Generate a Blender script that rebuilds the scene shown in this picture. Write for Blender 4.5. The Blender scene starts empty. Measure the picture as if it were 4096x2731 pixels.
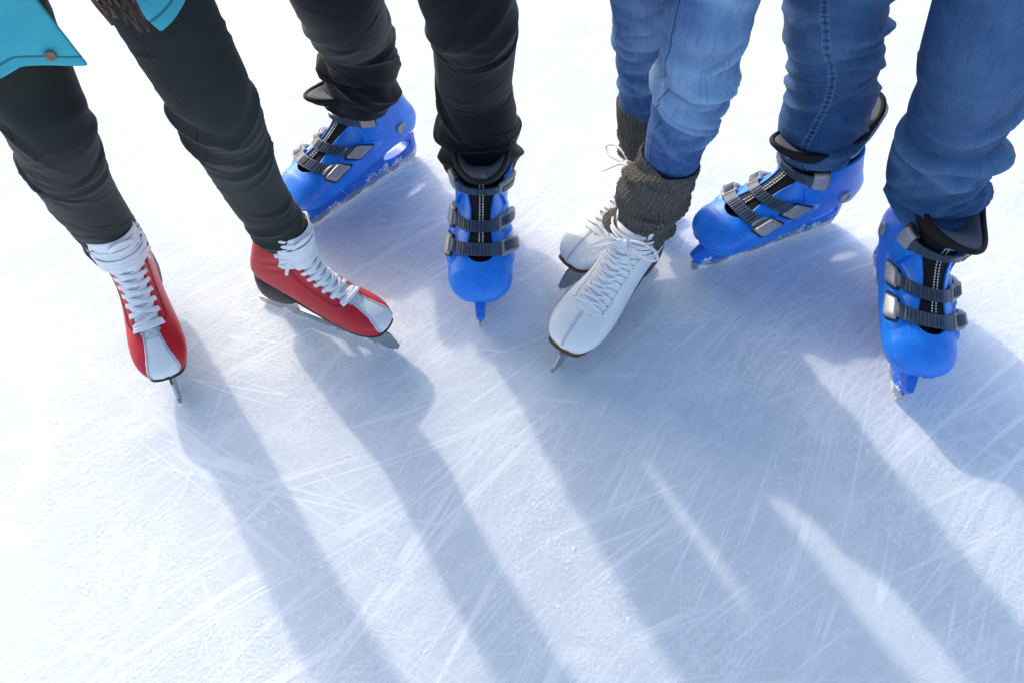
import bpy, math, random
import numpy as np
from mathutils import Vector, Matrix
R=math.radians; PI=math.pi
scene=bpy.context.scene; COL=scene.collection
rng=np.random.default_rng(7); random.seed(7)

# ------------------------------------------------------------------ helpers
def link(o,parent=None):
    COL.objects.link(o)
    if parent is not None: o.parent=parent
    return o
def mesh_obj(name,verts,faces,mat,parent=None,smooth=True,label=None,attrs=None):
    me=bpy.data.meshes.new(name)
    me.from_pydata([tuple(map(float,v)) for v in verts],[],[tuple(map(int,f)) for f in faces])
    if smooth: me.polygons.foreach_set('use_smooth',[True]*len(me.polygons))
    if attrs:
        for k,a in attrs.items():
            a=np.asarray(a,dtype=np.float32)
            if a.ndim==2:
                at=me.attributes.new(k,'FLOAT_VECTOR','POINT'); at.data.foreach_set('vector',a.ravel())
            else:
                at=me.attributes.new(k,'FLOAT','POINT'); at.data.foreach_set('value',a)
    me.update()
    o=bpy.data.objects.new(name,me)
    if mat: me.materials.append(mat)
    if label: o['label']=label
    return link(o,parent)
def empty(name,loc,label,cat,group=None,rot=(0,0,0)):
    o=bpy.data.objects.new(name,None); o.location=loc; o.rotation_euler=rot
    o.empty_display_size=.05
    o['label']=label; o['category']=cat
    if group: o['group']=group
    return link(o)
def tag(o,label,cat=None,group=None,kind=None):
    o['label']=label
    if cat: o['category']=cat
    if group: o['group']=group
    if kind: o['kind']=kind
    return o
class MB:
    def __init__(s): s.v=[]; s.f=[]
    def add(s,v,f):
        n=len(s.v); s.v+= [tuple(map(float,q)) for q in v]; s.f+=[tuple(int(i)+n for i in q) for q in f]; return s
    def build(s,name,mat,parent=None,smooth=True,label=None): return mesh_obj(name,s.v,s.f,mat,parent,smooth,label)
def grid_faces(nr,nc,closed=False):
    F=[]
    for i in range(nr-1):
        for j in range(nc if closed else nc-1):
            j2=(j+1)%nc
            F.append((i*nc+j,i*nc+j2,(i+1)*nc+j2,(i+1)*nc+j))
    return F
def catmull(P,n):
    P=np.asarray(P,float); m=len(P)
    t=np.linspace(0,m-1,n); i=np.clip(t.astype(int),0,m-2); f=(t-i)[:,None]
    g=lambda k:P[np.clip(k,0,m-1)]
    p0=np.where((i>0)[:,None],g(i-1),2*g(i)-g(i+1)); p1=g(i); p2=g(i+1)
    p3=np.where((i+2<m)[:,None],g(i+2),2*g(i+1)-g(i))
    return .5*((2*p1)+(-p0+p2)*f+(2*p0-5*p1+4*p2-p3)*f**2+(-p0+3*p1-3*p2+p3)*f**3)
def norm(v): return v/np.maximum(np.linalg.norm(v,axis=-1,keepdims=True),1e-9)
def tube(path,rw,rh,normals=None,seg=8,caps=True):
    """swept ellipse; rw across, rh along the given normals"""
    P=np.asarray(path,float); n=len(P)
    T=norm(np.gradient(P,axis=0))
    if normals is None:
        ref=np.array([0,0,1.]); 
        N=np.tile(ref,(n,1))
        if abs(T[:,2]).mean()>.8: N=np.tile(np.array([0,1.,0]),(n,1))
    else: N=np.asarray(normals,float)
    N=norm(N-(N*T).sum(1,keepdims=True)*T); S=np.cross(T,N)
    rw=np.broadcast_to(rw,(n,)); rh=np.broadcast_to(rh,(n,))
    a=np.linspace(0,2*PI,seg,endpoint=False)
    V=P[:,None,:]+S[:,None,:]*(np.cos(a)[None,:,None]*rw[:,None,None])+N[:,None,:]*(np.sin(a)[None,:,None]*rh[:,None,None])
    F=grid_faces(n,seg,True)
    if caps: F+= [tuple(range(seg-1,-1,-1)),tuple((n-1)*seg+k for k in range(seg))]
    return V.reshape(-1,3),F
def prism(xs,zlo,zhi,y0,y1):
    """solid between two z curves over x, from y0(x) to y1(x)"""
    n=len(xs); xs=np.asarray(xs); zlo=np.broadcast_to(zlo,(n,)); zhi=np.broadcast_to(zhi,(n,))
    y0=np.broadcast_to(y0,(n,)); y1=np.broadcast_to(y1,(n,))
    V=[]
    for k in range(n): V+=[(xs[k],y0[k],zlo[k]),(xs[k],y1[k],zlo[k]),(xs[k],y1[k],zhi[k]),(xs[k],y0[k],zhi[k])]
    F=[]
    for k in range(n-1):
        a=4*k;b=a+4
        F+=[(a,b,b+1,a+1),(a+1,b+1,b+2,a+2),(a+2,b+2,b+3,a+3),(a+3,b+3,b,a)]
    F+=[(0,1,2,3),(4*n-1,4*n-2,4*n-3,4*n-4)]
    return V,F
def flip(V): 
    V=np.array(V,float); V[:,1]*=-1; return V

# ------------------------------------------------------------------ materials
class NT:
    def __init__(s,name):
        s.m=bpy.data.materials.new(name); s.m.use_nodes=True; s.t=s.m.node_tree; s.n=s.t.nodes; s.l=s.t.links
        s.b=s.n['Principled BSDF']; s.out=s.n['Material Output']
    def N(s,ty,**kw):
        n=s.n.new(ty)
        for k,v in kw.items():
            if k.startswith('_'): setattr(n,k[1:],v)
            else:
                key=k.replace('__',' ')
                if isinstance(v,bpy.types.NodeSocket): s.l.new(v,n.inputs[key])
                else: n.inputs[key].default_value=v
        return n
    def math(s,op,a,b=None,c=None,clamp=False):
        n=s.n.new('ShaderNodeMath'); n.operation=op; n.use_clamp=clamp
        for i,v in enumerate((a,b,c)):
            if v is None: continue
            if isinstance(v,bpy.types.NodeSocket): s.l.new(v,n.inputs[i])
            else: n.inputs[i].default_value=v
        return n.outputs[0]
    def step(s,v,lo,hi,out0=0.,out1=1.):
        n=s.n.new('ShaderNodeMapRange'); n.interpolation_type='SMOOTHSTEP'
        s.l.new(v,n.inputs[0]); n.inputs[1].default_value=lo; n.inputs[2].default_value=hi; n.inputs[3].default_value=out0; n.inputs[4].default_value=out1
        return n.outputs[0]
    def mix(s,f,a,b):
        n=s.n.new('ShaderNodeMix'); n.data_type='RGBA'
        for sock,v in ((n.inputs[0],f),(n.inputs[6],a),(n.inputs[7],b)):
            if isinstance(v,bpy.types.NodeSocket): s.l.new(v,sock)
            elif isinstance(v,(int,float)): sock.default_value=v
            else: sock.default_value=(*v[:3],1)
        return n.outputs[2]
    def coord(s,kind='Object'): return s.n.new('ShaderNodeTexCoord').outputs[kind]
    def attr(s,name,out='Vector'):
        n=s.n.new('ShaderNodeAttribute'); n.attribute_name=name; return n.outputs[out]
    def mapping(s,v,scale=(1,1,1),rot=(0,0,0),loc=(0,0,0)):
        n=s.n.new('ShaderNodeMapping'); n.vector_type='TEXTURE'; scale=tuple(1/q for q in scale); s.l.new(v,n.inputs[0]); n.inputs[1].default_value=loc; n.inputs[2].default_value=rot; n.inputs[3].default_value=scale
        return n.outputs[0]
    def noise(s,v,scale=5,detail=2,rough=.5,out='Fac',dist=0):
        n=s.n.new('ShaderNodeTexNoise'); s.l.new(v,n.inputs['Vector']); n.inputs['Scale'].default_value=scale
        n.inputs['Detail'].default_value=detail; n.inputs['Roughness'].default_value=rough; n.inputs['Distortion'].default_value=dist
        return n.outputs[out]
    def bump(s,h,strength=.3,dist=.001):
        n=s.n.new('ShaderNodeBump'); s.l.new(h,n.inputs['Height']); n.inputs['Strength'].default_value=strength; n.inputs['Distance'].default_value=dist
        s.l.new(n.outputs[0],s.b.inputs['Normal']); return n
    def set(s,**kw):
        for k,v in kw.items():
            k=k.replace('__',' ')
            if isinstance(v,bpy.types.NodeSocket): s.l.new(v,s.b.inputs[k])
            elif k=='Base Color': s.b.inputs[k].default_value=(*v,1)
            else: s.b.inputs[k].default_value=v
        return s
def simple(name,color,rough=.5,metal=0.,noise_scale=60,var=.12,bump=.15,bdist=.0005,spec=.5):
    t=NT(name); c=t.coord()
    n=t.noise(c,noise_scale,4,.6)
    n2=t.noise(c,noise_scale*.12,2,.5)
    lo=tuple(x*(1-var) for x in color); hi=tuple(min(1,x*(1+var)) for x in color)
    f=t.math('ADD',t.math('MULTIPLY',n,.5),t.math('MULTIPLY',n2,.5))
    t.set(Base__Color=t.mix(t.step(f,.35,.65),lo,hi),Metallic=metal)
    t.set(Roughness=t.math('ADD',t.math('MULTIPLY',n,.2),rough-.1))
    t.b.inputs['Specular IOR Level'].default_value=spec
    if bump: t.bump(n,bump,bdist)
    return t.m
M={}
def plastic_blue():
    t=NT('blue_plastic'); c=t.coord()
    n=t.noise(c,30,3); fine=t.noise(t.mapping(c,(40,400,200),(.3,.2,.9)),1,3,.7)
    scr=t.step(fine,.66,.72)
    col=t.mix(t.step(n,.3,.7),(.007,.185,.76),(.012,.235,.86))
    sc2=t.math('MULTIPLY',t.step(t.noise(t.mapping(c,(60,700,240),(.9,.2,.1)),1,3,.7),.63,.70),t.step(t.noise(c,24,3),.44,.60))
    col=t.mix(t.math('MULTIPLY',scr,.22),col,(.25,.42,.8)); col=t.mix(t.math('MULTIPLY',sc2,.55),col,(.42,.55,.82))
    col=t.mix(t.step(t.noise(c,55,4,.7),.60,.74,0,.25),col,(.004,.05,.25))
    t.set(Base__Color=col,Roughness=t.math('ADD',.35,t.math('MULTIPLY',scr,.25)))
    t.bump(t.noise(c,140,2),.06,.0006)
    return t.m
def plastic_snowy():
    t=NT('blue_plastic_with_frost'); c=t.coord()
    n=t.noise(c,30,3)
    z=t.N('ShaderNodeSeparateXYZ',Vector=c).outputs['Z']
    sp=t.noise(c,260,3,.6); big=t.noise(c,38,3,.6)
    s=t.math('ADD',t.math('MULTIPLY',sp,.55),t.math('MULTIPLY',big,.6))
    s=t.math('SUBTRACT',s,t.math('MULTIPLY',z,4.2))
    m=t.step(s,.50,.56)
    t.set(Base__Color=t.mix(m,t.mix(t.step(n,.3,.7),(.006,.125,.60),(.010,.165,.70)),(.82,.87,.93)),Roughness=t.step(m,0,1,.3,.8))
    t.bump(t.math('ADD',m,t.math('MULTIPLY',sp,.2)),.4,.001)
    return t.m
def steel_mat():
    t=NT('blade_steel'); c=t.coord()
    n=t.noise(t.mapping(c,(6,40,300)),1,3,.6); w=t.noise(c,240,3,.6)
    z=t.N('ShaderNodeSeparateXYZ',Vector=c).outputs['Z']
    fr=t.step(t.math('SUBTRACT',t.math('ADD',t.math('MULTIPLY',w,.6),t.math('MULTIPLY',t.noise(c,40,2),.5)),t.math('MULTIPLY',z,14)),.47,.55)
    t.set(Base__Color=t.mix(fr,t.mix(n,(.36,.37,.39),(.55,.56,.58)),(.82,.86,.9)),Metallic=t.step(fr,0,1,.85,0),Roughness=t.step(fr,0,1,.36,.8))
    t.bump(n,.1,.0004); return t.m
def leather(name,col,var=.1,rough=.42):
    t=NT(name); c=t.coord()
    v=t.N('ShaderNodeTexVoronoi',Vector=c,Scale=420.); g=t.noise(c,18,3)
    t.set(Base__Color=t.mix(t.step(g,.3,.7),tuple(x*(1-var) for x in col),tuple(min(1,x*(1+var)) for x in col)),Roughness=t.math('ADD',rough-.06,t.math('MULTIPLY',g,.14)))
    t.bump(t.math('ADD',t.math('MULTIPLY',v.outputs['Distance'],.4),t.math('MULTIPLY',t.noise(c,60,3),.8)),.18,.0008)
    return t.m
def cloth(name,dark,light,twill=0.,fade_col=None,rough=.85,seam=None,grain=1.,seam_w=.0009):
    """woven cloth following the garment: uvw = (arc metres, length metres)"""
    t=NT(name); u=t.attr('uvw')
    big=t.noise(u,9,3,.6); streak=t.noise(t.mapping(u,(420,26,1)),1,3,.65); fine=t.noise(t.mapping(u,(1500,1300,1)),1,2,.6)
    col=t.mix(t.step(big,.32,.68),dark,light)
    if fade_col:
        fd=t.math('ADD',t.attr('fade','Fac'),t.math('MULTIPLY',t.math('SUBTRACT',t.noise(u,26,4,.65),.5),.85),clamp=True)
        col=t.mix(fd,col,fade_col)
        col=t.mix(t.step(streak,.52,.76,0,.32),col,fade_col)
        col=t.mix(t.step(streak,.48,.28,0,.45),col,tuple(x*.45 for x in dark))
    h=t.math('MULTIPLY',fine,grain)
    if twill:
        w=t.N('ShaderNodeTexWave',Vector=t.mapping(u,(1,1,1),(0,0,R(-32))),Scale=twill,Distortion=1.2,Detail=1.,Detail__Scale=2.)
        w.bands_direction='Y'
        col=t.mix(t.step(w.outputs['Fac'],.25,.9,0,.22),col,fade_col)
        h=t.math('ADD',h,t.math('MULTIPLY',w.outputs['Fac'],.8))
    col=t.mix(t.step(fine,.3,.75,0,.35),col,tuple(min(1,x*1.7) for x in light))
    if seam is not None:
        d=t.math('ABSOLUTE',t.attr('seam','Fac'))
        if 'coat' in name:
            d=t.math('MINIMUM',d,t.math('MINIMUM',t.math('ABSOLUTE',t.attr('seam2','Fac')),t.math('ABSOLUTE',t.attr('seam3','Fac'))))
            pk=t.noise(t.mapping(u,(90,90,1)),1,2); h=t.math('ADD',h,t.math('MULTIPLY',t.step(d,0.,.012),t.math('ADD',3.5,t.math('MULTIPLY',pk,3.))))
            h=t.math('ADD',h,t.math('MULTIPLY',t.noise(t.mapping(u,(22,30,1)),1,3),5.))
        if seam=='line':
            ln=t.step(d,seam_w*.4,seam_w*1.6,1,0); col=t.mix(t.math('MULTIPLY',ln,.75),col,tuple(x*.25 for x in dark)); h=t.math('SUBTRACT',h,t.math('MULTIPLY',ln,2.5))
        else:
            uy=t.N('ShaderNodeSeparateXYZ',Vector=u).outputs['Y']
            pk=t.N('ShaderNodeTexWave',Vector=t.mapping(u,(.25,1,1)),Scale=30.,Distortion=7.,Detail=3.,Detail__Scale=2.5); pk.bands_direction='Y'
            band=t.step(d,.0048,.0062,1,0)
            col=t.mix(t.math('MULTIPLY',band,t.step(pk.outputs['Fac'],.35,.85,.0,.40)),col,fade_col)
            col=t.mix(t.math('MULTIPLY',band,t.step(pk.outputs['Fac'],.40,.10,.0,.38)),col,tuple(x*.3 for x in dark))
            ln=t.math('MULTIPLY',t.step(t.math('ABSOLUTE',t.math('SUBTRACT',d,.0052)),.0003,.0012,1,0),.6)
            col=t.mix(ln,col,fade_col)
            mid=t.math('MULTIPLY',t.step(d,.0003,.001,1,0),.6); col=t.mix(mid,col,tuple(x*.2 for x in dark))
            h=t.math('ADD',h,t.math('MULTIPLY',band,t.math('ADD',1.,t.math('MULTIPLY',pk.outputs['Fac'],1.6))))
    if 'coat' not in name:
        hy=t.N('ShaderNodeSeparateXYZ',Vector=u).outputs['Y']
        hem=t.step(t.math('ABSOLUTE',t.math('SUBTRACT',hy,.017)),.0004,.0013,1,0)
        col=t.mix(t.math('MULTIPLY',hem,.6),col,tuple(min(1,x*1.3) for x in fade_col) if fade_col else tuple(x*.3 for x in dark)); h=t.math('SUBTRACT',h,t.math('MULTIPLY',hem,1.6))
        lint=t.step(t.noise(t.mapping(u,(900,500,1)),1,1),.76,.79); col=t.mix(t.math('MULTIPLY',lint,.25),col,(.3,.3,.3))
    t.set(Base__Color=col,Roughness=rough); t.b.inputs['Specular IOR Level'].default_value=.2
    try:
        t.b.inputs['Sheen Weight'].default_value=.03 if fade_col else .12; t.b.inputs['Sheen Roughness'].default_value=.5
    except Exception: pass
    t.bump(h,.35,.0008)
    return t.m
def knit_mat():
    t=NT('grey_knit_wool'); u=t.attr('uvw'); c=t.coord()
    n=t.noise(c,500,3,.7); b=t.noise(c,60,3,.6)
    rows=t.N('ShaderNodeTexWave',Vector=t.mapping(u,(1,1,1)),Scale=85.,Distortion=2.5,Detail=2.,Detail__Scale=2.); rows.bands_direction='Y'
    cols=t.N('ShaderNodeTexWave',Vector=t.mapping(u,(1,1,1)),Scale=48.,Distortion=1.5,Detail=2.,Detail__Scale=2.); cols.bands_direction='X'
    k=t.math('MULTIPLY',t.math('ADD',t.math('MULTIPLY',rows.outputs['Fac'],.5),.5),t.math('ADD',t.math('MULTIPLY',cols.outputs['Fac'],.6),.4))
    col=t.mix(t.step(n,.3,.75),(.048,.043,.038),(.20,.185,.17)); col=t.mix(t.step(k,.5,.2,0,.55),col,(.012,.011,.011))
    col=t.mix(t.step(b,.35,.7,0,.35),col,(.13,.125,.12))
    t.set(Base__Color=col,Roughness=.95); t.b.inputs['Specular IOR Level'].default_value=.1
    t.bump(t.math('ADD',t.math('MULTIPLY',k,1.),t.math('MULTIPLY',n,.7)),.8,.0022); return t.m
M['blue']=plastic_blue(); M['blue_snow']=plastic_snowy(); M['steel']=steel_mat()
M['liner']=simple('black_liner_fabric',(.012,.012,.013),.75,noise_scale=400,bump=.3,spec=.25)
M['lining']=simple('grey_felt_lining',(.13,.145,.17),.9,noise_scale=260,bump=.5,spec=.15)
M['tab_grey']=simple('pale_grey_webbing',(.36,.37,.38),.8,noise_scale=300,bump=.3)
M['strap']=simple('slate_blue_strap_plastic',(.046,.072,.115),.42,noise_scale=120,var=.18)
M['plate']=simple('satin_grey_buckle_metal',(.38,.38,.375),.42,metal=.25,noise_scale=200,var=.2)
M['lever']=simple('warm_grey_lever_plastic',(.30,.295,.29),.42,noise_scale=120,var=.12)
M['black_plastic']=simple('black_plastic',(.012,.012,.014),.4,noise_scale=100)
M['reflect']=simple('white_reflective_thread',(.75,.77,.8),.5,noise_scale=200,bump=0)
M['red']=leather('red_leather',(.55,.010,.022),.10,.40)
M['red_thread']=simple('dark_red_thread',(.22,.004,.010),.7,noise_scale=200,bump=0)
M['white_leather']=leather('white_leather',(.80,.81,.82),.03,.38)
M['stitch_grey']=simple('grey_thread',(.42,.44,.50),.8,noise_scale=200,bump=0)
M['tongue_white']=simple('white_padded_tongue',(.72,.73,.75),.8,noise_scale=300,bump=.3)
M['lace']=simple('white_cotton_lace',(.80,.81,.84),.85,noise_scale=700,var=.06,bump=.4,bdist=.0006)
M['sole_black']=simple('black_rubber_sole',(.016,.017,.019),.5,noise_scale=120)
M['sole_brown']=simple('brown_stacked_sole',(.085,.030,.016),.5,noise_scale=70,var=.45)
M['hole']=simple('dark_eyelet',(.02,.02,.022),.5,noise_scale=100,bump=0)
M['dark_trousers']=cloth('dark_grey_stretch_cotton',(.0185,.0210,.0186),(.0245,.0275,.0245),seam='line',grain=.6)
M['black_trousers']=cloth('black_cotton_twill',(.0042,.0046,.0054),(.0064,.0068,.0078),seam='line',grain=.7,seam_w=.0006)
M['denim_light']=cloth('washed_blue_denim',(.004,.034,.160),(.008,.062,.235),twill=150.,fade_col=(.24,.38,.56),seam='line',seam_w=.0008)
M['denim_mid']=cloth('mid_blue_denim',(.004,.029,.100),(.009,.056,.172),twill=150.,fade_col=(.105,.20,.35),seam='double')
M['knit']=knit_mat()
M['teal']=cloth('turquoise_coat_cloth',(.042,.31,.39),(.055,.38,.46),seam='line',grain=.5,seam_w=.0012,rough=.7)
M['snap']=simple('antique_brass_snap',(.20,.15,.11),.4,metal=.7,noise_scale=300,var=.3)
M['scarf']=simple('brown_wool_scarf',(.075,.042,.034),.95,noise_scale=220,var=.45,bump=.5)
M['scarf_pale']=simple('beige_wool_strand',(.11,.075,.06),.95,noise_scale=220,var=.35,bump=.5)
M['skin']=simple('skin',(.55,.33,.25),.5,noise_scale=60)
M['jacket_dark']=simple('charcoal_jacket_cloth',(.03,.032,.036),.85,noise_scale=300,bump=.3)
M['jacket_grey']=simple('pale_knit_sweater',(.30,.29,.28),.9,noise_scale=300,bump=.4)
M['jacket_navy']=simple('navy_jacket_cloth',(.02,.03,.06),.85,noise_scale=300,bump=.3)

# ------------------------------------------------------------------ boot surface
class Boot:
    """A boot skin: s runs from the cuff top (0) to the toe tip (1); a = 0 on the front ridge, +/-pi at the back or sole."""
    def __init__(S,F,B,W,nf=2.2,nb=2.8,lean=None,disp=None,ins=0.):
        n=len(F); S.n=n-1; K=60*S.n+1
        S.F=catmull(F,K); S.B=catmull(B,K); S.W=catmull(np.array(W)[:,None],K)[:,0]
        S.nf=np.interp(np.linspace(0,n-1,K),np.arange(n),np.broadcast_to(nf,(n,))); S.nb=np.interp(np.linspace(0,n-1,K),np.arange(n),np.broadcast_to(nb,(n,)))
        S.yc=np.interp(np.linspace(0,n-1,K),np.arange(n),np.broadcast_to(0 if lean is None else lean,(n,)))
        S.K=K; S.disp=disp; S.ins=ins
    def raw(S,i,a):
        x=np.clip(np.asarray(i,float)/S.n,0,1)*(S.K-1); a=np.asarray(a,float)
        x,a=np.broadcast_arrays(x,a)
        k=np.arange(S.K); g=lambda arr:np.interp(x,k,arr)
        Fx,Fz,Bx,Bz,W=g(S.F[:,0]),g(S.F[:,1]),g(S.B[:,0]),g(S.B[:,1]),np.maximum(g(S.W),1e-4)
        ca,sa=np.cos(a),np.sin(a); w=.5+.5*np.tanh(ca*6)
        e=g(S.nf)*w+g(S.nb)*(1-w)
        r=(np.abs(ca)**e+np.abs(sa)**e+1e-12)**(-1/e)
        X=(Fx+Bx)/2+(Fx-Bx)/2*ca*r; Z=(Fz+Bz)/2+(Fz-Bz)/2*ca*r; Y=W*sa*r+g(S.yc)
        return np.stack([X,Y,Z],-1)
    def normal(S,i,a):
        h=.02; i=np.asarray(i,float); a=np.asarray(a,float)
        du=S.raw(np.minimum(i+h,S.n),a)-S.raw(np.maximum(i-h,0),a); da=S.raw(i,a+.01)-S.raw(i,a-.01)
        return norm(np.cross(du,da))
    def at(S,i,a,off=0.):
        P=S.raw(i,a); N=S.normal(i,a)
        d=np.asarray(off,float)-S.ins
        if S.disp is not None: d=d+S.disp(np.asarray(i,float),np.asarray(a,float))
        return P+N*np.broadcast_to(d,P.shape[:-1])[...,None]
    def patch(S,iA,aA,iB,aB,off,base=-.001,nu=None,nv=8,mb=None):
        """strip of surface between two lines (iA,aA)(t) and (iB,aB)(t), raised to off, with a skirt down to base"""
        iA,aA,iB,aB=[np.asarray(q,float) for q in np.broadcast_arrays(iA,aA,iB,aB)]
        n=len(iA)
        if nu and nu!=n:
            t0=np.linspace(0,1,n);t1=np.linspace(0,1,nu); iA,aA,iB,aB=[np.interp(t1,t0,q) for q in (iA,aA,iB,aB)]; n=nu
        k=np.linspace(0,1,nv)[None,:]; t=np.linspace(0,1,n)[:,None]
        I=iA[:,None]*(1-k)+iB[:,None]*k; A=aA[:,None]*(1-k)+aB[:,None]*k
        o=off(t,k) if callable(off) else off
        V=S.at(I,A,np.broadcast_to(o,I.shape)); Fc=grid_faces(n,nv)
        V=V.reshape(-1,3)
        loop=[j for j in range(nv)]+[i*nv+nv-1 for i in range(1,n)]+[(n-1)*nv+j for j in range(nv-2,-1,-1)]+[i*nv for i in range(n-2,0,-1)]
        Ib=I.reshape(-1)[loop]; Ab=A.reshape(-1)[loop]
        V2=S.at(Ib,Ab,base); m=len(loop); b=len(V)
        for q in range(m):
            q2=(q+1)%m; Fc.append((loop[q2],loop[q],b+q,b+q2))
        mb=mb or MB(); mb.add(np.concatenate([V,V2]),Fc); return mb
    def line(S,I,A,off,rw,rh,mb=None,seg=8):
        P=S.at(np.asarray(I),np.asarray(A),off); N=S.normal(np.asarray(I),np.asarray(A))
        V,F=tube(P,rw,rh,N,seg); mb=mb or MB(); mb.add(V,F); return mb
    def dashes(S,I,A,off,L,w,duty=.6,mb=None,th=.0006):
        """stitches along a line on the surface"""
        mb=mb or MB(); P=S.at(np.asarray(I),np.asarray(A),off); N=S.normal(np.asarray(I),np.asarray(A))
        d=np.concatenate([[0],np.cumsum(np.linalg.norm(np.diff(P,axis=0),axis=1))])
        x=0.
        while x+L*duty<d[-1]:
            q=np.linspace(x,x+L*duty,3); pp=np.stack([np.interp(q,d,P[:,c]) for c in range(3)],1); nn=np.stack([np.interp(q,d,N[:,c]) for c in range(3)],1)
            V,F=tube(pp,w,th,nn,6); mb.add(V,F); x+=L
        return mb
def mirror_if(objs,side):
    if side>0: return
    for o in objs:
        if o.type!='MESH': continue
        me=o.data; n=len(me.vertices); c=np.empty(n*3,np.float32); me.vertices.foreach_get('co',c); c=c.reshape(-1,3); c[:,1]*=-1
        me.vertices.foreach_set('co',c.ravel()); me.flip_normals(); me.update()

# ------------------------------------------------------------------ blue rental skate
BF=[(.160,.207),(.158,.195),(.158,.184),(.164,.175),(.175,.167),(.192,.158),(.213,.148),(.237,.139),(.262,.130),(.286,.119),(.304,.105),(.3145,.092),(.3175,.084)]
BB=[(.034,.222),(.024,.187),(.011,.153),(-.003,.125),(-.003,.102),(.012,.083),(.058,.076),(.118,.072),(.180,.069),(.240,.066),(.281,.066),(.305,.072),(.3173,.083)]
BW=[.0495,.0495,.0475,.045,.043,.043,.046,.0505,.055,.056,.049,.031,.003]
def a0_blue(i):
    i=np.asarray(i,float)
    b=np.interp(i,[0,1,2,3,4.5,5.7,6.6,7.4],[.95,.86,.70,.52,.42,.38,.41,.46])
    e=np.clip((i-7.45)/.80,0,1)
    return np.where(i<7.45,b,.455*np.sqrt(np.maximum(0,1-e**2)))
BOSS=[(5.85,1.25),(7.5,1.22),(5.85,-1.22),(7.5,-1.22)]
def disp_blue(i,a):
    aw=(a+PI)%(2*PI)-PI
    d=np.zeros(np.broadcast(i,a).shape)
    for bi,ba in BOSS:
        q=np.sqrt(((i-bi)/.95)**2+((aw-ba)/.42)**2)
        d=d+.0058*(1/(1+np.exp((q-1.0)*14)))-.0008*np.exp(-((q-1.12)/.07)**2)
    # welt just above the sole and a crease along the toe cap
    d=d+.0022*np.exp(-((np.abs(aw)-2.18)/.07)**2)*(i>5.0)
    d=d+.0012/(1+np.exp(-(i-9.2+.5*np.cos(aw))*14))
    return d
SHELL=Boot(BF,BB,BW,2.25,3.0,disp=disp_blue)
LINER=Boot([(.206,.252),(.182,.230)]+[(x-.004,z-.001) for x,z in BF],[(.008,.290),(.020,.252)]+[(x+.004,z+.002) for x,z in BB],[.050,.048]+[w-.004 for w in BW[:-1]]+[.002],2.2,2.6)
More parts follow.
